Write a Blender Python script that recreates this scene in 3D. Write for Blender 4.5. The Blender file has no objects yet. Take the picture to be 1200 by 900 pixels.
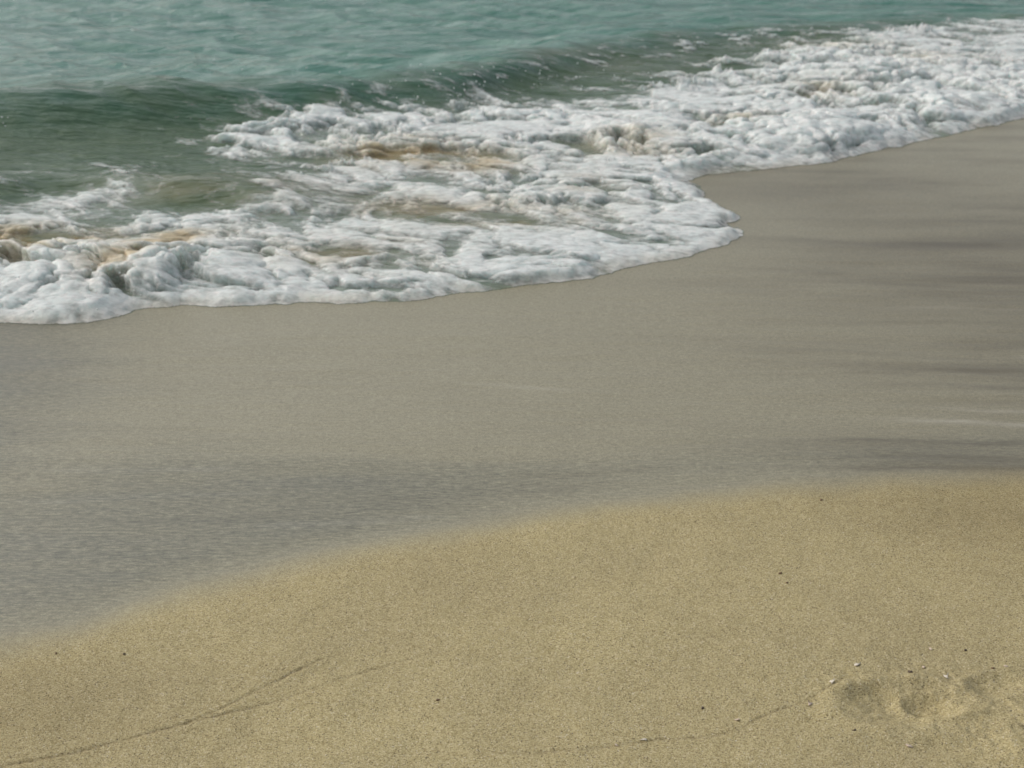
import bpy, bmesh, math, random
import numpy as np
from mathutils import Vector

# ------------------------------------------------------------------ camera
C = bpy.context.scene
CAM_H, PITCH, HFOV = 1.4, 22.0, 40.0
cam_d = bpy.data.cameras.new("camera")
cam = bpy.data.objects.new("camera", cam_d)
C.collection.objects.link(cam)
cam.location = (0, 0, CAM_H)
cam.rotation_euler = (math.radians(90 - PITCH), 0, 0)
cam_d.sensor_width = 36
cam_d.lens = 18 / math.tan(math.radians(HFOV / 2))
cam_d.clip_start, cam_d.clip_end = 0.05, 6000
cam_d.dof.use_dof = True
cam_d.dof.focus_distance = 2.6
cam_d.dof.aperture_fstop = 7.0
C.camera = cam

# ------------------------------------------------------------------ sky, sun, exposure
SUN_EL, SUN_AZ = 42.0, -75.0          # azimuth clockwise from +Y (out to sea)
w = bpy.data.worlds.new("World"); C.world = w; w.use_nodes = True
nt = w.node_tree
bg = nt.nodes["Background"]
sky = nt.nodes.new("ShaderNodeTexSky"); sky.sky_type = 'NISHITA'; sky.sun_disc = False
sky.sun_elevation = math.radians(SUN_EL); sky.sun_rotation = math.radians(SUN_AZ)
sky.air_density, sky.dust_density, sky.ozone_density = 1.0, 4.0, 1.0
hs = nt.nodes.new("ShaderNodeHueSaturation"); hs.inputs["Saturation"].default_value = 0.45
nt.links.new(sky.outputs[0], hs.inputs["Color"])
tc = nt.nodes.new("ShaderNodeTexCoord"); mp = nt.nodes.new("ShaderNodeMapping"); mp.inputs["Scale"].default_value = (1.0, 1.0, 3.0)
cl = nt.nodes.new("ShaderNodeTexNoise"); cl.inputs["Scale"].default_value = 1.9; cl.inputs["Detail"].default_value = 5
cr = nt.nodes.new("ShaderNodeValToRGB")                 # broken cloud: grey undersides, bright gaps
cr.color_ramp.elements[0].position, cr.color_ramp.elements[0].color = .36, (.62, .64, .68, 1)
cr.color_ramp.elements[1].position, cr.color_ramp.elements[1].color = .62, (1.45, 1.42, 1.36, 1)
mx = nt.nodes.new("ShaderNodeMix"); mx.data_type = 'RGBA'; mx.blend_type = 'MULTIPLY'; mx.inputs[0].default_value = 1
nt.links.new(tc.outputs["Generated"], mp.inputs["Vector"]); nt.links.new(mp.outputs[0], cl.inputs["Vector"]); nt.links.new(cl.outputs["Fac"], cr.inputs[0])
nt.links.new(hs.outputs[0], mx.inputs[6]); nt.links.new(cr.outputs[0], mx.inputs[7]); nt.links.new(mx.outputs[2], bg.inputs["Color"])
bg.inputs["Strength"].default_value = 0.15
sun_d = bpy.data.lights.new("sun", 'SUN'); sun_d.energy = 0.95; sun_d.angle = math.radians(14)
sun_d.color = (1.0, 0.96, 0.9)
sun = bpy.data.objects.new("sun", sun_d); C.collection.objects.link(sun)
el, az = math.radians(SUN_EL), math.radians(SUN_AZ)
sd = Vector((math.sin(az) * math.cos(el), math.cos(az) * math.cos(el), math.sin(el)))
sun.rotation_euler = sd.to_track_quat('Z', 'Y').to_euler()
C.view_settings.view_transform = 'Standard'; C.view_settings.look = 'None'
C.view_settings.gamma = 1; C.view_settings.exposure = -0.28
C.view_settings.use_curve_mapping = False

# ------------------------------------------------------------------ helpers
TH = math.tan(math.radians(HFOV / 2)); CP, SP = math.cos(math.radians(PITCH)), math.sin(math.radians(PITCH))
def P(px, py, z=0.0):
    """where the sight line through a spot of the 1200x900 photograph meets the level z"""
    a = (px - 600) / 600 * TH; b = (450 - py) / 600 * TH
    dy = CP + b * SP; dz = -SP + b * CP
    t = (z - CAM_H) / dz
    return (a * t, dy * t)
def PL(pts, z=0.0): return np.array([P(x, y, z) for x, y in pts])

def hash2(ix, iy, seed):
    h = (ix.astype(np.int64) * 374761393 + iy.astype(np.int64) * 668265263 + seed * 974634777) & 0xFFFFFFFF
    h = ((h ^ (h >> 13)) * 1274126177) & 0xFFFFFFFF
    h = ((h ^ (h >> 16)) * 2246822519) & 0xFFFFFFFF
    return ((h ^ (h >> 15)) & 0xFFFFFF) / float(0x1000000)
def perlin(x, y, seed=0):
    x0 = np.floor(x); y0 = np.floor(y); fx = x - x0; fy = y - y0
    u = fx * fx * fx * (fx * (fx * 6 - 15) + 10); v = fy * fy * fy * (fy * (fy * 6 - 15) + 10)
    def g(dx, dy):
        a = hash2(x0 + dx, y0 + dy, seed) * (2 * math.pi)
        return np.cos(a) * (fx - dx) + np.sin(a) * (fy - dy)
    a = g(0, 0) * (1 - u) + g(1, 0) * u; b = g(0, 1) * (1 - u) + g(1, 1) * u
    return (a * (1 - v) + b * v) * 1.5
def fbm(x, y, seed=0, octv=4, gain=.5, lac=2.03):
    s = np.zeros_like(x); a = 1.0; t = 0
    for k in range(octv):
        s += a * perlin(x, y, seed + 17 * k); t += a; a *= gain
        x, y = (x * .8 - y * .6) * lac + 3.1, (x * .6 + y * .8) * lac + 1.7
    return s / t * 1.4
def domes(x, y, seed=0):
    """rounded lumps with creases between (1 on a lump's top, 0 in the creases)"""
    x0 = np.floor(x); y0 = np.floor(y); d = np.full_like(x, 9.0)
    for i in (-1, 0, 1):
        for j in (-1, 0, 1):
            cx, cy = x0 + i, y0 + j
            r = .55 + .55 * hash2(cx, cy, seed + 5)
            dd = (np.hypot(cx + .15 + .7 * hash2(cx, cy, seed) - x, cy + .15 + .7 * hash2(cx, cy, seed + 9) - y) / r) ** 2
            d = np.minimum(d, dd)
    return np.sqrt(np.clip(1 - d, 0, 1))
def ss(a, b, x):
    t = np.clip((x - a) / (b - a), 0, 1); return t * t * (3 - 2 * t)
def poly_dist(X, Y, pts, closed=False):
    d = np.full_like(X, 1e9); n = len(pts)
    for i in range(n if closed else n - 1):
        ax, ay = pts[i]; bx, by = pts[(i + 1) % n]
        ex, ey = bx - ax, by - ay; L = ex * ex + ey * ey + 1e-12
        t = np.clip(((X - ax) * ex + (Y - ay) * ey) / L, 0, 1)
        d = np.minimum(d, (X - ax - t * ex) ** 2 + (Y - ay - t * ey) ** 2)
    return np.sqrt(d)
def inside(X, Y, pts):
    r = np.zeros(X.shape, bool); n = len(pts)
    for i in range(n):
        ax, ay = pts[i]; bx, by = pts[(i + 1) % n]
        if ay == by: continue
        r ^= ((ay > Y) != (by > Y)) & (X < (bx - ax) * (Y - ay) / (by - ay) + ax)
    return r
def sdf(X, Y, pts):
    d = poly_dist(X, Y, pts, True); return np.where(inside(X, Y, pts), d, -d)
def chaikin(p, n=2):
    p = np.asarray(p, float)
    for _ in range(n):
        q = [p[0]]
        for a, b in zip(p[:-1], p[1:]): q += [a * .75 + b * .25, a * .25 + b * .75]
        q.append(p[-1]); p = np.array(q)
    return p
def patch(X, Y, px, py, rx, ry, rot=0.0, z=0.0):
    """soft elliptical patch lying on the beach, 1 in its middle"""
    cx, cy = P(px, py, z); x1, _ = P(px + rx, py, z)
    _, ya = P(px, py - ry, z); _, yb = P(px, py + ry, z)
    a = abs(x1 - cx); b = abs(ya - yb) / 2
    c, s = math.cos(rot), math.sin(rot)
    dx, dy = X - cx, Y - cy
    return np.exp(-(((dx * c + dy * s) / a) ** 2 + ((-dx * s + dy * c) / b) ** 2))

def grid_mesh(name, X, Y, Z, mat, keep=None, attrs=None):
    nr, nc = X.shape
    idx = np.arange(nr * nc).reshape(nr, nc)
    q = np.stack([idx[:-1, :-1], idx[:-1, 1:], idx[1:, 1:], idx[1:, :-1]], -1).reshape(-1, 4)
    if keep is not None:
        k = keep.ravel(); q = q[k[q].any(1)]
    used = np.zeros(nr * nc, bool); used[q.ravel()] = True
    remap = np.cumsum(used) - 1; q = remap[q]
    co = np.stack([X.ravel(), Y.ravel(), Z.ravel()], -1)[used].astype(np.float32)
    me = bpy.data.meshes.new(name)
    me.vertices.add(len(co)); me.vertices.foreach_set("co", co.ravel())
    me.loops.add(q.size); me.loops.foreach_set("vertex_index", q.ravel().astype(np.int32))
    me.polygons.add(len(q)); me.polygons.foreach_set("loop_start", (np.arange(len(q)) * 4).astype(np.int32))
    me.update(calc_edges=True)
    me.polygons.foreach_set("use_smooth", np.ones(len(q), bool))
    for an, av in (attrs or {}).items():
        at = me.attributes.new(an, 'FLOAT', 'POINT'); at.data.foreach_set("value", av.ravel()[used].astype(np.float32))
    me.materials.append(mat)
    o = bpy.data.objects.new(name, me); C.collection.objects.link(o)
    return o

class Mat:
    """small wrapper for procedural materials"""
    def __init__(s, name):
        s.m = bpy.data.materials.new(name); s.m.use_nodes = True; s.t = s.m.node_tree
        s.b = s.t.nodes["Principled BSDF"]; s.out = s.t.nodes["Material Output"]
    def n(s, typ, **kw):
        nd = s.t.nodes.new(typ)
        for k, v in kw.items(): setattr(nd, k, v)
        return nd
    def put(s, sock, v):
        if isinstance(v, bpy.types.NodeSocket): s.t.links.new(v, sock)
        else: sock.default_value = v
    def attr(s, name): return s.n("ShaderNodeAttribute", attribute_name=name).outputs["Fac"]
    def pos(s, sx=1, sy=1, sz=1, rot=0):
        g = s.n("ShaderNodeNewGeometry"); mp = s.n("ShaderNodeMapping")
        mp.inputs["Scale"].default_value = (sx, sy, sz); mp.inputs["Rotation"].default_value = (0, 0, rot)
        s.t.links.new(g.outputs["Position"], mp.inputs["Vector"]); return mp.outputs[0]
    def noise(s, vec, scale, detail=3, rough=.55):
        nd = s.n("ShaderNodeTexNoise"); s.put(nd.inputs["Vector"], vec)
        nd.inputs["Scale"].default_value = scale; nd.inputs["Detail"].default_value = detail
        nd.inputs["Roughness"].default_value = rough; return nd.outputs["Fac"]
    def voro(s, vec, scale, out="Color"):
        nd = s.n("ShaderNodeTexVoronoi"); s.put(nd.inputs["Vector"], vec); nd.inputs["Scale"].default_value = scale
        return nd.outputs[out]
    def math(s, op, a, b=0.0, clamp=False):
        nd = s.n("ShaderNodeMath", operation=op, use_clamp=clamp); s.put(nd.inputs[0], a); s.put(nd.inputs[1], b); return nd.outputs[0]
    def ramp(s, fac, *stops):
        nd = s.n("ShaderNodeValToRGB"); cr = nd.color_ramp
        while len(cr.elements) < len(stops): cr.elements.new(.5)
        for e, (p, c) in zip(cr.elements, stops):
            e.position = p; e.color = (c, c, c, 1) if isinstance(c, (int, float)) else (*c, 1)
        s.put(nd.inputs[0], fac); return nd.outputs[0]
    def mix(s, fac, a, b, mode='MIX'):
        nd = s.n("ShaderNodeMix", data_type='RGBA', blend_type=mode)
        s.put(nd.inputs[0], fac)
        s.put(nd.inputs[6], a if not isinstance(a, tuple) else (*a, 1)); s.put(nd.inputs[7], b if not isinstance(b, tuple) else (*b, 1))
        return nd.outputs[2]
    def maprange(s, v, a, b, c=0., d=1.):
        nd = s.n("ShaderNodeMapRange"); s.put(nd.inputs[0], v)
        for i, x in enumerate((a, b, c, d)): s.put(nd.inputs[i + 1], x)
        return nd.outputs[0]
    def bump(s, h, strength, dist, normal=None):
        nd = s.n("ShaderNodeBump"); s.put(nd.inputs["Height"], h); s.put(nd.inputs["Strength"], strength)
        s.put(nd.inputs["Distance"], dist)
        if normal is not None: s.put(nd.inputs["Normal"], normal)
        return nd.outputs[0]

def tag(o, label=None, cat=None, group=None, kind=None):
    if label: o["label"] = label
    if cat: o["category"] = cat
    if group: o["group"] = group
    if kind: o["kind"] = kind

# ------------------------------------------------------------------ outlines traced on the beach
EDGE = [(-700, 420), (-300, 392), (-120, 384), (0, 378), (60, 379), (130, 374), (150, 366), (168, 360), (250, 358), (330, 357),
        (410, 355), (500, 351), (515, 344), (600, 336), (640, 331), (712, 325), (722, 313), (770, 305),
        (830, 293), (860, 281), (868, 272), (852, 262), (862, 254), (836, 240), (820, 226), (806, 210), (825, 205), (860, 200), (940, 193),
        (990, 185), (1020, 177), (1040, 174), (1100, 160), (1150, 148), (1200, 138), (1300, 118), (1500, 80), (2000, 0)]
edge_w = chaikin(PL(EDGE), 2)
SWASH = np.vstack([edge_w, [[60, 40], [900, 200], [900, 4000], [-900, 4000], [-900, 3.0]]])
DAMP = chaikin(PL([(-600, 940), (-200, 835), (0, 768), (100, 742), (200, 713), (300, 687), (400, 663), (500, 641), (600, 620), (700, 604),
                   (800, 591), (900, 581), (1000, 575), (1100, 570), (1200, 565), (1500, 556), (2200, 540)]), 2)
CREST_A = PL([(-500, 118), (0, 110), (100, 106), (180, 102), (280, 99), (400, 93), (520, 82), (600, 64), (680, 44), (760, 29),
              (850, 16), (950, 9), (1200, 3), (1700, 0)], .17)
CREST_B = PL([(-400, 205), (0, 212), (60, 206), (130, 210), (180, 220), (250, 217), (330, 232), (500, 240)], .05)
CREST_A, CREST_B = chaikin(CREST_A, 3), chaikin(CREST_B, 3)
def crest_s(X, Y, c): return Y - np.interp(X, c[:, 0], c[:, 1])

# ------------------------------------------------------------------ water surface
def water_height(X, Y):
    sA = crest_s(X, Y, CREST_A) + .10 * fbm(X * 1.2, Y * .6, 40, 2)
    ampA = .14 * (1 - .78 * ss(-.8, 1.6, X)) * (1 + .25 * perlin(X * .8, X * 0 + 3.3, 41))
    h = np.where(sA > 0, np.exp(-(np.maximum(sA, 0) / 1.1) ** 2), np.exp(-(np.minimum(sA, 0) / (.30 + .25 * ss(-.5, 1.5, X))) ** 2)) * ampA
    sB = crest_s(X, Y, CREST_B) + .05 * fbm(X * 2.2, Y * 1.2, 42, 2)
    fade = 1 - ss(-1.0, -.55, X)
    h += np.where(sB > 0, np.exp(-(np.maximum(sB, 0) / .35) ** 2), np.exp(-(np.minimum(sB, 0) / .12) ** 2)) * .05 * fade
    deep = ss(-.4, .3, sA)                       # beyond the breaking wave: chop on open water
    far = np.clip((Y - 7) / 6, 0, 1)
    xr, yr = X - .18 * Y, Y + .16 * X
    xo, yo = X - .75 * Y, Y + .80 * X; ob = 1 - .7 * ss(-.5, 2.5, X)
    h += deep * (.022 * fbm(xr * 1.1, yr * 2.6, 50, 3) + .030 * ob * (1 - 2 * np.abs(perlin(xo * .8, yo * 2.9, 53))) + .014 * (1 - ob) * (1 - 2 * np.abs(perlin(xr * 1.7, yr * 5.0, 54))) + .004 * fbm(xr * 5, yr * 13, 57, 2))
    h += (1 - deep) * (.012 * fbm(xr * 2.0, yr * 4.5, 60, 3) + .008 * (1 - 2 * np.abs(perlin(xr * 1.6, yr * 6, 62))) + .004 * fbm(xr * 6.0, yr * 14, 61, 3))
    return h

def foam_fields(X, Y, dE, inE):
    """coverage 0..1, height of the froth, suspended sand 0..1"""
    g = lambda *a: patch(X, Y, *a)
    wx = X + .10 * fbm(X * 2.1, Y * 2.1, 70, 2); wy = Y + .10 * fbm(X * 2.1 + 9, Y * 2.1, 71, 2)
    top = chaikin(PL([(-600, 246), (-100, 238), (0, 240), (60, 236), (120, 226), (170, 225), (220, 240), (290, 242), (330, 225), (372, 212), (380, 202), (330, 194), (285, 186), (275, 175),
              (285, 163), (310, 156), (345, 150), (400, 146), (480, 140), (540, 134), (620, 131), (720, 117), (790, 98),
              (850, 76), (950, 54), (1050, 41), (1200, 33), (1500, 20), (2000, 6)]), 1)
    F = np.vstack([top, edge_w[::-1]])
    dF = sdf(wx, wy, F)
    D = .55 * ss(-.25, .35, dF)
    D += .62 * np.exp(-(dE / .18) ** 2) + .12 * np.exp(-(dE / .6) ** 2)
    for a, wgt in (((330, 165, 70, 22), .3), ((470, 140, 90, 16), .25), ((650, 160, 130, 26), .35), ((1000, 100, 260, 45), .24),
                   ((850, 150, 120, 30), .25), ((1100, 60, 150, 22), .2), ((560, 240, 120, 18), .25), ((80, 255, 90, 12), .1), ((60, 340, 110, 30), .5),
                   ((240, 315, 90, 25), .4), ((420, 215, 70, 14), .3), ((330, 275, 80, 14), .2), ((640, 280, 120, 25), .12)):
        D += wgt * g(*a)
    for a, wgt in (((470, 190, 75, 9), .28), ((570, 200, 40, 8), .2), ((730, 176, 40, 12), .2), ((15, 295, 60, 16), .25), ((205, 297, 22, 9), .35),
                   ((150, 285, 90, 9), .45), ((120, 270, 40, 7), .3), ((500, 255, 70, 10), .4), ((600, 265, 60, 9), .3), ((250, 245, 70, 10), .35), ((860, 80, 90, 16), .45),
                   ((980, 60, 60, 10), .35), ((410, 305, 60, 12), .35), ((540, 95, 120, 10), .3), ((430, 285, 40, 8), .3), ((690, 230, 30, 10), .25), ((960, 112, 25, 6), .3),
                   ((820, 100, 40, 6), .25), ((575, 245, 45, 6), .3)):
        D -= wgt * g(*a)
    D = np.where(D > .45, .45 + .38 * (1 - np.exp(-(D - .45) / .5)), D)
    # froth streaks drawn out along the shore, knots of lumps, milky water between them
    big = domes(wx * 6.2 + .5 * wy, wy * 8.0, 90); med = domes(wx * 13 + 3, wy * 16, 91); sml = domes(wx * 30, wy * 36, 92)
    xs, ys = wx + .35 * wy, wy - .10 * wx
    xd, yd = .75 * wx - .66 * wy, .66 * wx + .75 * wy      # froth drawn out slantwise by the backwash
    n = .55 * fbm(xs * 1.8, ys * 4.2, 80, 4) + .75 * fbm(xd * 2.6, yd * 9, 84, 4, .6)
    frnt = np.exp(-(dE / .8) ** 2)
    raw = D - .17 + frnt * (.38 * (big - .5) - .05) + .80 * n + .42 * (big - .45) + .24 * (med - .45) + .10 * (sml - .45)
    lim = ss(-.5, -.05, dF) * inE
    cov = ss(.10, 1.0, raw) * lim
    milk = ss(-.35, .55, D - .25 + .35 * n) * ss(-.22, .15, dF) * inE
    # torn flecks thrown up along the face of the breaking wave
    sA = crest_s(X, Y, CREST_A)
    fl = np.exp(-((sA + .26) / .30) ** 2) * ss(-1.7, 0.9, X) * ss(.05, .5, fbm(X * 5, Y * 9, 88, 4, .65))
    cov = np.maximum(cov, .75 * fl * inE)
    body = ss(.25, 1.0, cov)
    roll = 1.0 * g(70, 335, 130, 30) + .6 * g(10, 300, 70, 18) + .6 * g(220, 312, 90, 26) + .7 * g(480, 175, 130, 16) + .4 * g(730, 172, 130, 26) \
        + .8 * g(900, 165, 170, 26) + .8 * g(1100, 110, 200, 40) + .45 * g(330, 160, 90, 18) + .35 * g(660, 235, 80, 18) + .5 * g(1000, 75, 180, 24) + .4 * g(560, 140, 120, 14)
    roll = np.clip(roll, 0, 1.1)
    sand = np.clip(1.0 * g(470, 188, 85, 14) + .7 * g(570, 200, 60, 11) + .5 * g(735, 180, 70, 14) + 1.1 * g(15, 297, 75, 22) + .9 * g(145, 318, 40, 22) + .8 * g(205, 295, 26, 14)
                   + .45 * g(690, 228, 40, 16) + .45 * g(600, 262, 120, 14) + .5 * g(400, 305, 110, 20) + .45 * g(500, 250, 100, 14)
                   + .5 * g(860, 150, 40, 9) + .45 * g(960, 113, 45, 10) + .4 * g(980, 62, 60, 9) + .35 * g(1090, 80, 60, 10) + .5 * g(150, 285, 120, 12) + .35 * g(300, 235, 150, 16)
                   + .10 * g(700, 85, 130, 9) + .30 * np.exp(-(dE / .05) ** 2), 0, 1)
    sand *= .45 + .85 * ss(-.4, .5, fbm(wx * 4, wy * 7, 95, 4))
    sand0 = np.clip(sand, 0, 1)
    lump = .35 + .65 * ss(-.3, .5, fbm(X * 1.7, Y * 2.4, 93, 3))
    th = body * (1 - .55 * sand0) * (.004 + lump * (.009 + .012 * frnt + .046 * roll) * big * (.55 + .45 * med) + (.004 + .011 * roll) * med + (.0015 + .003 * roll) * sml)
    # thin jets of spray standing on the rim where the wave breaks into the old foam
    jet = np.exp(-((dF - .10) / .13) ** 2) * ss(-1.4, -.4, X) * ss(.5, .9, dE) + .7 * g(480, 168, 90, 10) + .2 * g(60, 320, 90, 14)
    pk = np.maximum(perlin(X * 15 + 1.5 * perlin(X * 30, Y * 30, 97), Y * 11, 98) - .22, 0) ** 1.3 * (.4 + domes(X * 34, Y * 30, 96))
    th += .12 * np.clip(jet, 0, 1) * pk * ss(.15, .5, cov) * ss(-.2, .5, perlin(X * 2.3, Y * 2, 100))
    lip = .05 + .16 * ss(-.5, .5, fbm(X * 3.1, Y * 3.1, 101, 2))
    th *= ss(-.25, 1.0, dE / lip) * np.clip(dE / .03, 0, 1) ** .7                     # rounded lip at the front of the swash
    return cov, th, .045 * roll * body, np.clip(sand, 0, 1), milk

# rows run out from the shore, columns fan out with distance
def fan(rows, cols):
    d, u = np.meshgrid(rows, cols, indexing='ij'); return u * np.sqrt(d * d + 1), d
def px_rows(p0, p1, n): return np.array([P(600, p)[1] for p in np.linspace(p0, p1, n)])
cols_in = np.linspace(-.62, .62, 1440)
out = np.array([.64, .67, .72, .8, .9, 1.05, 1.4, 2, 3, 5, 9, 16, 30])
cols = np.concatenate([-out[::-1], cols_in, out])

def swash_dist(X, Y):
    """distance behind the scalloped front of the swash, negative on bare sand"""
    d = poly_dist(X, Y, edge_w); d = np.where(inside(X, Y, SWASH), d, -d)
    k = np.exp(-(d / .25) ** 2)
    return d + k * (.028 * fbm(X * 4, Y * 4, 33, 3) + .034 * (domes(X * 6, Y * 4, 34) - .5) + .006 * fbm(X * 26, Y * 20, 35, 2))
def surf_position(rows, cols):
    X, Y = fan(rows, cols)
    dE = swash_dist(X, Y)
    return X, Y, np.maximum(dE, 0), dE > 0

rows_w = np.concatenate([px_rows(430, 300, 280), px_rows(300, 150, 420)[1:], px_rows(150, -40, 400)[1:], np.geomspace(P(600, -40)[1], 3500, 70)[1:]])
X, Y, dE, inE = surf_position(rows_w, cols)
near = Y < 16
near &= inE & (np.abs(X) < .80 * Y)
cov, th, roll, sand, milk = (np.zeros_like(X) for _ in range(5))
for q_, v_ in zip((cov, th, roll, sand, milk), foam_fields(X[near], Y[near], dE[near], inE[near])): q_[near] = v_
hw = water_height(X, Y) * np.clip((4000 - Y) / 3990, 0, 1)
shore = np.where(inE, ss(0, .9, dE), 0)
base = .0004 + hw * shore + .006 * ss(0, .05, dE) + .010 * ss(0, .3, dE) + .7 * roll * ss(0, .30, dE)
sA = crest_s(X, Y, CREST_A)
face = np.exp(-((sA + .12) / .22) ** 2) * (.45 + .55 * ss(-.35, .35, fbm(X * 2.2, Y * 3, 103, 3))) * (1 - .35 * ss(.5, 2.5, X))
depth = np.where(inE, dE, 0)
keepw = inE
# the rolling froth leans towards the land
Yf = Y - .65 * (th + .6 * roll) * np.clip((dE - .01) / .12, 0, 1); Xf = X + .012 * fbm(X * 20, Y * 20, 99, 2) * np.clip(dE / .05, 0, 1)
zf = base + .0005 + .003 * ss(0, .03, dE) + th

# water material: turbid surf with suspended sand
M = Mat("surf_water")
aS, aD, aF = M.attr("sediment"), M.attr("depth"), M.attr("face")
aK = M.attr("milk")
n1 = M.maprange(M.noise(M.pos(1.0, 5.0, 1, -.45), 1.3, 5, .6), .34, .64)
deepc = M.mix(n1, (.045, .160, .120), (.185, .305, .258))
shal = M.mix(M.noise(M.pos(2, 5, 1), 2.0, 4), (.050, .102, .058), (.115, .160, .092))
c = M.mix(M.attr('deep'), shal, deepc)
c = M.mix(M.math('MULTIPLY', aF, .62), c, (.030, .115, .078))
mk = M.math('MULTIPLY', aK, M.maprange(M.noise(M.pos(9, 22, 9), 1.6, 5, .65), .3, .65, .25, 1.0))
lc = M.noise(M.pos(5, 12, 5), 1.5, 5, .65)
c = M.mix(M.math('MULTIPLY', mk, .9), c, (.42, .48, .445))
c = M.mix(M.math('MULTIPLY', aS, M.maprange(lc, .3, .7, .5, .95)), c, (.33, .245, .115))
M.put(M.b.inputs["Base Color"], c)
M.b.inputs["Roughness"].default_value = .08
M.b.inputs["IOR"].default_value = 1.33
rp = M.math('ADD', M.noise(M.pos(1.3, 7, 3, -.45), 1.6, 4, .55), M.math('MULTIPLY', M.noise(M.pos(8, 24, 8, -.2), 1.5, 3), .22))
M.put(M.b.inputs["Normal"], M.bump(rp, .85, .05))
water = grid_mesh("sea_water", X, Y, base, M.m, keepw, {"sediment": sand, "depth": depth, "face": face, "deep": ss(-.25, .45, sA + .25 * fbm(X * 1.5, Y * 3, 102, 3)), "milk": milk})
tag(water, "green grey shallow sea water with a small wave breaking towards the sand", "water", kind="structure")

# foam material: matt white bubbles, lacy where thin
M = Mat("sea_foam")
aC, aS = M.attr("coverage"), M.attr("sediment")
lace = M.noise(M.pos(9, 17, 12), 2.4, 6, .68)
bub = M.voro(M.pos(1, 1, 1), 170, "Distance")
al = M.math('ADD', M.math('MULTIPLY', aC, 1.25), M.math('MULTIPLY', M.math('SUBTRACT', lace, .5), 2.2))
alpha = M.maprange(al, .15, 1.38)
M.put(M.b.inputs["Alpha"], alpha)
cw = M.mix(M.noise(M.pos(6, 9, 6), 2.0, 4), (.64, .70, .68), (.87, .89, .86))
cs = M.mix(M.math('MULTIPLY', aS, .78), cw, (.50, .375, .18))
M.put(M.b.inputs["Base Color"], cs)
M.b.inputs["Roughness"].default_value = .55
M.b.inputs["Specular IOR Level"].default_value = .3
M.b.inputs["Subsurface Weight"].default_value = .9
M.b.inputs["Subsurface Radius"].default_value = (.05, .06, .06)
M.b.inputs["Subsurface Scale"].default_value = 1.0
M.put(M.b.inputs["Normal"], M.bump(M.math('ADD', M.math('MULTIPLY', lace, 1.0), M.math('MULTIPLY', bub, .35)), .35, .010))
foam = grid_mesh("sea_foam", Xf, Yf, zf, M.m, (cov > .06) & inE, {"coverage": cov, "sediment": sand})
tag(foam, "white lumpy foam of the broken wave spreading over the wet sand", "foam", kind="stuff")

# ------------------------------------------------------------------ sand
rows_s = np.concatenate([-np.geomspace(60, .5, 12), np.linspace(-.3, P(600, 960)[1], 8)[:-1], px_rows(960, 640, 430), px_rows(640, 300, 330)[1:],
                         px_rows(300, 100, 80)[1:], np.geomspace(P(600, 100)[1], 3500, 40)[1:]])
X, Y = fan(rows_s, cols)
dE = swash_dist(X, Y); inE = dE > 0; dE = np.abs(dE)
dampP = np.vstack([DAMP, [[40, 200], [-40, 200]]])
sd_ = sdf(X, Y, dampP) + .035 * fbm(X * 3.0, Y * 3.0, 10, 3)
wet = ss(-.06, .10, sd_)
fl_len = .30 + .45 * (1 - ss(-.9, .1, X))
film = (.8 + .2 * ss(-.4, .4, fbm(X * .9 + 4, Y * 16, 24, 4))) * (1 - .55 * ss(-.4, .4, X)) * ss(.02, .20, sd_) * (1 - ss(.55, 1.25, sd_ / fl_len + .25 * fbm(X * 1.2, Y * 6, 19, 3))) 
Z = np.where(inE, -.08 * dE, 0)
Z = np.maximum(Z, -3.0)
land = np.where(inE, 0, 1)
Z = Z + land * np.clip(dE / .3, 0, 1) * (.004 * fbm(X * 1.3, Y * 1.9, 11, 3) + .0016 * fbm(X * 3.2, Y * 22, 12, 3) * wet)
Z += .0017 * wet * ss(.2, 1.3, X) * np.clip(dE / .3, 0, 1) * land * fbm(X * .9 - Y * .05, Y * 9 + X * .6, 13, 3)
dry = 1 - wet
soak_vignette = np.clip(patch(X, Y, 1240, 320, 360, 150) + .5 * patch(X, Y, 900, 215, 160, 25) + .55 * patch(X, Y, -60, 440, 170, 90) + .5 * patch(X, Y, 1240, 590, 230, 80) + .45 * patch(X, Y, -20, 840, 170, 90), 0, 1) * (.7 + .3 * ss(-.5, .5, fbm(X * 1.5, Y * 6, 27, 4)))  # lens falloff painted as darker sand at the sides, plus wet sand by the foam
Z += dry * (.0009 * fbm(X * 22, Y * 22, 14, 4, .6) + .003 * fbm(X * 6, Y * 6, 15, 3))
Z += .006 * (1 - ss(-.12, .12, sd_))
# swash lines: thin ragged grooves left by the last high wash
mark = np.zeros_like(X)
for pts, wd, st, seed in (([(-60, 915), (45, 893), (90, 884), (150, 868), (215, 852), (270, 838), (330, 822), (400, 800), (440, 787), (520, 765), (600, 738), (700, 715), (800, 697), (920, 678)], .0033, .75, 20),
                          ([(215, 852), (262, 833), (300, 812), (340, 796), (372, 778)], .0032, .9, 21),
                          ([(560, 888), (640, 884), (700, 880), (760, 870), (830, 866), (870, 855), (900, 838), (950, 822), (985, 800)], .0035, .8, 22)):
    p = chaikin(PL(pts), 2)
    wob = .012 * fbm(X * 9, Y * 9, seed, 3) + .004 * perlin(X * 90, Y * 90, seed + 3)
    d = poly_dist(X + wob, Y + wob * .6, p)
    along = ss(-.5, .3, fbm(X * 9, Y * 9, seed + 30, 3)) * (.25 + .75 * ss(-.2, .3, perlin(X * 120, Y * 120, seed + 31)))
    along = (.30 + .70 * along) * (.7 if seed == 22 else 1)
    if seed == 20: along *= 1 - .8 * ss(-.45, .05, X)
    g_ = np.exp(-(d / wd) ** 2) * st * along
    Z -= .003 * g_
    Z += .0012 * np.exp(-((d - .010) / .010) ** 2) * st * along
    mark = np.maximum(mark, g_)
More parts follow.
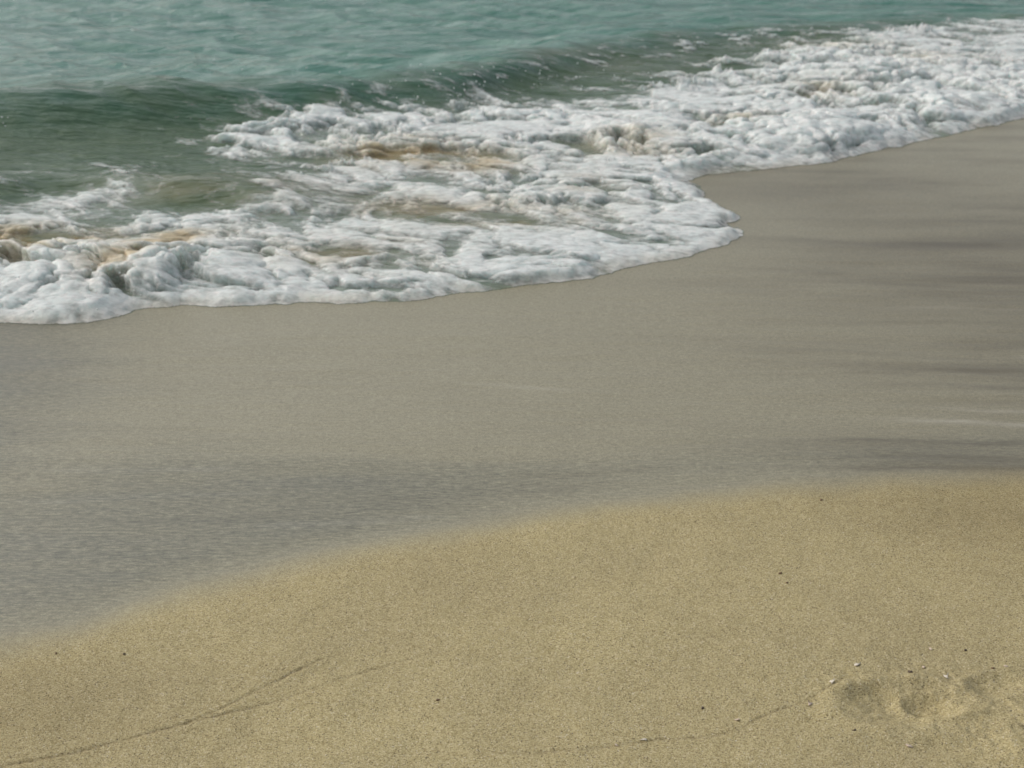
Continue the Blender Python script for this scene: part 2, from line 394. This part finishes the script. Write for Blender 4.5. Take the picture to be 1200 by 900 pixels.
# a foot's print and scuffs near the right corner
gp = lambda *a: patch(X, Y, *a)
def groove(pts, wpx): return np.exp(-(poly_dist(X, Y, chaikin(PL(pts), 2)) / wpx) ** 2)
rag = .10 * fbm(X * 14, Y * 14, 28, 3)
def hollow(px, py, rx, ry, depth, rot=0., rim=.3):
    """a trodden hollow: steep wall, rounded floor, sand pushed up round it"""
    r = np.sqrt(-np.log(np.maximum(gp(px, py, rx, ry, rot), 1e-12))) + rag
    return -depth * (1 - ss(.25, 1.15, r)) + depth * rim * np.exp(-((r - 1.22) / .22) ** 2)
Z += hollow(1058, 826, 74, 24, .0135, .10, .25) + hollow(1092, 829, 30, 13, .0085, -.45, .35) + hollow(1166, 806, 38, 13, .007, .3, .2) + hollow(1022, 818, 30, 15, .006, 0, .1)
Z += .008 * gp(1195, 846, 50, 14) + .006 * gp(1060, 864, 90, 9) + .012 * gp(1205, 886, 40, 20)
disturb = np.clip(gp(1080, 825, 150, 50) + .8 * gp(1180, 860, 60, 40), 0, 1)
Z += disturb * .004 * fbm(X * 30, Y * 30, 16, 3)
M = Mat("beach_sand")
aW, aFi, aM, aB, aDi = M.attr("wet"), M.attr("film"), M.attr("mark"), M.attr("streak"), M.attr("scuff")
p1 = M.pos(1, 1, 1)
v1 = M.voro(p1, 540); v2 = M.voro(p1, 1000)
sep1 = M.n("ShaderNodeSeparateColor"); M.put(sep1.inputs[0], v1); sep2 = M.n("ShaderNodeSeparateColor"); M.put(sep2.inputs[0], v2)
grain = M.math('ADD', M.math('MULTIPLY', sep1.outputs[0], .55), M.math('MULTIPLY', sep2.outputs[1], .45))
gcol = M.ramp(grain, (0.04, (.12, .095, .05)), (.25, (.352, .285, .134)), (.52, (.457, .384, .196)), (.85, (.64, .565, .355)))
spark = M.math('GREATER_THAN', sep1.outputs[2], .985); darkg = M.math('LESS_THAN', sep1.outputs[1], .035)
gcol = M.mix(M.math('MULTIPLY', spark, .6), gcol, (.75, .70, .58)); gcol = M.mix(M.math('MULTIPLY', darkg, .75), gcol, (.06, .04, .025))
big = M.noise(M.pos(1, 1.6, 1), 2.2, 5, .6)
gcol = M.mix(.3, gcol, M.ramp(big, (.3, (.36, .36, .36)), (.7, (.62, .61, .58))), 'OVERLAY')
wcol = M.mix(.40, M.ramp(grain, (0.05, (.14, .13, .095)), (.35, (.352, .326, .220)), (.7, (.459, .426, .290)), (.95, (.61, .575, .41))), (.403, .375, .255))
speck = M.noise(M.pos(1, 1, 1), 110, 4, .7)
wcol = M.mix(1.0, wcol, M.ramp(speck, (.25, (.62, .62, .62)), (.75, (1.0, 1.0, 1.0))), 'MULTIPLY')
wcol = M.mix(M.math('MAXIMUM', aB, 0.0), wcol, (.17, .15, .10))
wcol = M.mix(M.math('MAXIMUM', M.math('MULTIPLY', aB, -1.0), 0.0), wcol, (.58, .55, .46))
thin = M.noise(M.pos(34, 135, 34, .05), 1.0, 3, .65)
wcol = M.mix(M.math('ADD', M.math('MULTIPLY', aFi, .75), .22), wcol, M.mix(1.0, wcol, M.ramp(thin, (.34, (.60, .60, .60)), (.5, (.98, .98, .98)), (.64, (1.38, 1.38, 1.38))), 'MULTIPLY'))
col = M.mix(aW, gcol, wcol)
col = M.mix(M.math('MULTIPLY', M.attr('soak_vignette'), .9), col, M.mix(1.0, col, (.52, .49, .45), 'MULTIPLY'))  # painted edge darkening multiplied into the sand colour
col = M.mix(M.math('MULTIPLY', aFi, .55), col, M.mix(.5, (.145, .158, .138), M.mix(1.0, col, (.55, .6, .62), 'MULTIPLY')))
col = M.mix(M.math('MULTIPLY', aM, .62), col, (.11, .075, .035))
M.put(M.b.inputs["Base Color"], col)
M.put(M.b.inputs["Roughness"], M.maprange(aW, 0, 1, .85, .50))
M.put(M.b.inputs["Coat Weight"], M.math('MULTIPLY', M.math('MAXIMUM', M.math('MULTIPLY', aW, .6), aFi), 1.0))
M.b.inputs["Coat Roughness"].default_value = .16
M.b.inputs["Coat IOR"].default_value = 1.33
M.b.inputs["Specular IOR Level"].default_value = .3
gh = M.math('ADD', M.math('MULTIPLY', M.voro(p1, 540, "Distance"), .6), M.math('MULTIPLY', M.noise(p1, 260, 2), .8))
nb = M.bump(gh, M.maprange(aW, 0, 1, .8, .22), .0022)
fs = M.noise(M.pos(9, 45, 9, .08), 2.6, 5, .7)
nb2 = M.bump(fs, M.maprange(M.math('MAXIMUM', aFi, M.math('MULTIPLY', aW, .35)), 0, 1, 0, .9), .006, nb)
M.put(M.b.inputs["Normal"], nb2)
M.put(M.b.inputs["Coat Normal"], nb2)
streak = .55 * ss(-.1, .65, fbm(X * .6, Y * 5 + X * .5, 18, 5, .65)) * (.15 + .85 * ss(.2, 1.3, X))
wob1 = .02 * fbm(X * 2.5, Y * 9, 25, 3); rag1 = .5 + .5 * ss(-.4, .3, fbm(X * 3, Y * 40, 26, 3))
for pts, wd, st in (([(1300, 283), (1150, 284), (1020, 293), (930, 303)], .09, .40), ([(1300, 318), (1150, 312), (1040, 318)], .05, .30), ([(1300, 336), (1180, 335), (1080, 332)], .025, -.35),
                    ([(1300, 352), (1150, 350), (1020, 345)], .035, .25), ([(1300, 400), (1120, 408), (960, 405)], .03, .22), ([(1300, 458), (1140, 452), (960, 453)], .022, .40), ([(1300, 470), (1100, 474), (1000, 468)], .02, .22),
                    ([(1300, 503), (1200, 499), (1080, 492), (980, 487)], .016, -.42), ([(1300, 484), (1150, 480), (1060, 478)], .012, -.30), ([(1300, 520), (1100, 518), (960, 516), (820, 514)], .014, .60), ([(1200, 538), (1050, 534), (900, 540)], .014, .3),
                    ([(1300, 376), (1000, 381), (800, 372)], .022, .28), ([(1300, 430), (1020, 437), (760, 441)], .016, .30), ([(1300, 418), (1120, 424), (900, 420)], .012, -.26), ([(1300, 362), (1100, 362), (940, 357)], .014, -.22), ([(1300, 545), (1000, 551), (760, 548)], .014, .35), ([(1300, 262), (1150, 258), (980, 262)], .05, .25),
                    ([(690, 461), (600, 452), (520, 448)], .014, -.14), ([(760, 560), (640, 572), (500, 582), (380, 588)], .030, .22), ([(820, 545), (700, 552), (560, 560)], .014, .25),
                    ([(420, 572), (300, 580), (120, 585), (-40, 588)], .014, -.18), ([(560, 600), (400, 612), (250, 622)], .016, -.15), ([(430, 604), (250, 612), (60, 610)], .02, .2), ([(330, 545), (180, 553), (0, 556)], .014, -.15)):
    p = chaikin(PL(pts), 2); far_x, near_x = p[:, 0].max(), p[:, 0].min()
    d = poly_dist(X, Y + wob1, p)
    tp = ss(0, .55, (X - near_x) / (far_x - near_x)) if pts[0][0] > 1100 else ss(0, .3, (X - near_x) / (far_x - near_x)) * ss(0, .3, (far_x - X) / (far_x - near_x))
    streak = streak + 1.25 * st * np.exp(-(d / wd) ** 2) * tp * rag1
streak = np.clip(streak, -.8, .85) * wet
ground = grid_mesh("sand_beach", X, Y, Z, M.m, None, {"wet": wet, "film": film, "mark": mark, "streak": streak, "soak_vignette": soak_vignette, "scuff": disturb})
tag(ground, "sloping sand beach, dry and golden in front, wet and grey by the water", "beach", kind="structure")
ZS = (X, Y, Z)
def ground_z(x, y):
    i = int(np.abs(rows_s - y).argmin()); j = int(np.abs(cols * math.sqrt(rows_s[i] ** 2 + 1) - x).argmin())
    return float(Z[i, j])

# ------------------------------------------------------------------ spray: droplets flung off the breaking foam
rng = np.random.default_rng(4)
bm = bmesh.new()
def drop(bm, x, y, z, r):
    m = bmesh.ops.create_icosphere(bm, subdivisions=1, radius=r)
    for v in m["verts"]: v.co = Vector((v.co.x * rng.uniform(.8, 1.2), v.co.y, v.co.z * rng.uniform(.8, 1.5))) + Vector((x, y, z))
for px, py, sx, sy, n, zr in ((420, 88, 120, 8, 45, .10), (545, 112, 14, 16, 30, .16), (620, 92, 70, 10, 35, .1), (460, 122, 40, 8, 18, .12), (720, 95, 60, 10, 18, .1),
                              (30, 325, 40, 18, 22, .10), (105, 310, 18, 10, 14, .1), (130, 340, 20, 14, 12, .08), (700, 190, 50, 16, 25, .1), (6, 142, 8, 6, 10, .08), (1160, 60, 40, 15, 16, .1)):
    for _ in range(n):
        qx, qy = rng.normal(px, sx), rng.normal(py, sy); z = abs(rng.normal(0, zr)) + .05
        x, y = P(qx, qy, z)
        drop(bm, x, y, z, rng.uniform(.001, .003) * (1 if py > 250 else 1.5))
me = bpy.data.meshes.new("spray_droplets"); bm.to_mesh(me); bm.free()
for p in me.polygons: p.use_smooth = True
M = Mat("spray"); M.b.inputs["Base Color"].default_value = (.8, .84, .84, 1); M.b.inputs["Roughness"].default_value = .15
me.materials.append(M.m)
o = bpy.data.objects.new("spray_droplets", me); C.collection.objects.link(o)
tag(o, "fine droplets of spray flying above the breaking foam", "spray", kind="stuff")

# ------------------------------------------------------------------ shell fragments and pebbles on the dry sand
def mat_shell(name, c1, c2, rough):
    M = Mat(name); M.put(M.b.inputs["Base Color"], M.mix(M.noise(M.pos(1, 1, 1), 140, 3), c1, c2)); M.b.inputs["Roughness"].default_value = rough; return M.m
shell_white = mat_shell("shell_white", (.62, .55, .42), (.85, .80, .70), .4)
shell_pink = mat_shell("shell_pink", (.55, .42, .32), (.72, .62, .5), .45)
stone_dark = mat_shell("stone_dark", (.075, .052, .036), (.13, .095, .06), .8)
stone_brown = mat_shell("stone_brown", (.15, .095, .05), (.24, .16, .085), .7)
def shell_bm(r, rg):
    """a broken, ribbed piece of a clam shell: a curved fan with thickness and a ragged edge"""
    bm = bmesh.new(); nr, na = 5, 13; rows = []
    for i in range(nr + 1):
        row = []
        for j in range(na + 1):
            a = -1.15 + 2.3 * j / na; q = i / nr
            rr = r * q * (1 + (.22 * rg.normal() if i == nr else 0)) * (.9 + .12 * math.cos(j * 2.6))
            row.append(bm.verts.new((rr * math.sin(a) * 1.1, rr * math.cos(a) - r * .4, r * .42 * (1 - q * q) * .8 + .03 * r * math.cos(j * math.pi))))
        rows.append(row)
    for i in range(nr):
        for j in range(na):
            bm.faces.new((rows[i][j], rows[i][j + 1], rows[i + 1][j + 1], rows[i + 1][j]))
    bmesh.ops.remove_doubles(bm, verts=bm.verts, dist=r * .01)
    bmesh.ops.recalc_face_normals(bm, faces=bm.faces)
    bmesh.ops.solidify(bm, geom=bm.faces[:], thickness=r * .10)
    return bm
def stone_bm(r, rg):
    bm = bmesh.new(); bmesh.ops.create_icosphere(bm, subdivisions=2, radius=r)
    k = rg.uniform(-1, 1, (5, 3)); 
    for v in bm.verts:
        d = v.co.normalized(); f = 1
        for q in k: f += .13 * math.sin(3 * (d.x * q[0] + d.y * q[1] + d.z * q[2]) * 2 + q[0] * 5)
        v.co = Vector((d.x * 1.35, d.y, d.z * .7)) * r * f
    return bm
def put_small(name, bm, mat, px, py, rz, tilt, label, cat, group):
    me = bpy.data.meshes.new(name); bm.to_mesh(me); bm.free(); me.materials.append(mat)
    for p in me.polygons: p.use_smooth = True
    o = bpy.data.objects.new(name, me); C.collection.objects.link(o)
    x, y = P(px, py)
    o.location = (x, y, ground_z(x, y) + .0008); o.rotation_euler = (tilt, 0, rz)
    tag(o, label, cat, group)
G1, G2 = "shell fragments scattered on the dry sand", "dark pebbles scattered on the dry sand"
for px, py, r, rz, tl, mat, lab in (
        (1004, 783, .0075, .5, .3, shell_white, "cream shell fragment, largest, just above the left end of the footprint"),
        (1108, 797, .0062, 2.1, .4, shell_white, "white shell chip just above the right hollow of the footprint"),
        (975, 803, .0058, 1.2, .2, shell_white, "flat white shell sliver left of the footprint, nearest to it on that side"),
        (949, 828, .0055, 4.0, .3, shell_pink, "greyish shell piece at the upper right end of the lower swash line"),
        (864, 846, .0050, .2, .3, shell_pink, "small pale shell piece lying on the lower swash line, second from its right end"),
        (755, 870, .0052, 3.0, .35, shell_white, "white shell chip on the middle of the lower swash line"),
        (722, 877, .0042, 5.1, .2, shell_pink, "small pinkish shell flake on the left part of the lower swash line"),
        (1065, 877, .0068, 5.6, .25, shell_pink, "pale shell fragment below the footprint, close to the bottom of the photo"),
        (1082, 785, .0045, .9, .3, shell_pink, "faint pinkish shell flake between the white chip and the dark pebble above the footprint"),
        (1090, 764, .0050, 1.5, .1, shell_pink, "thin tan shell sliver, highest of the shells above the footprint"),
        (1178, 785, .0045, 2.5, .2, shell_pink, "pinkish shell flake beside the right edge of the photo")):
    put_small("shell_fragment", shell_bm(r, rng), mat, px, py, rz, tl, lab, "shell", G1)
for px, py, r, rz, mat, lab in (
        (1066, 791, .0058, .2, stone_dark, "dark flat pebble above the middle of the footprint"),
        (1131, 766, .0046, .8, stone_dark, "dark pebble at the upper right of the footprint, highest near it"),
        (1163, 787, .0050, .3, stone_brown, "brown pebble right of the footprint near the photo's right edge"),
        (1001, 861, .0042, .5, stone_dark, "small black pebble below the left end of the footprint"),
        (914, 676, .0052, .1, stone_brown, "brown pebble on the open dry sand, upper of a close pair"),
        (922, 687, .0045, 1.1, stone_brown, "brown pebble on the open dry sand, lower of a close pair"),
        (962, 589, .0055, .4, stone_brown, "brown pebble just below the wet sand's border on the right"),
        (146, 770, .0042, .6, stone_dark, "black speck of a pebble near the wet border on the left"),
        (513, 825, .0048, .2, stone_brown, "brown pebble alone on the dry sand in the bottom middle of the photo"),
        (823, 832, .0045, .9, stone_dark, "dark pebble above the lower swash line, right of the photo's middle"),
        (66, 769, .0035, 2.0, stone_brown, "tiny brown pebble by the wet border at the left edge")):
    put_small("pebble", stone_bm(r * .52, rng), mat, px, py, rz, 0, lab, "pebble", G2)
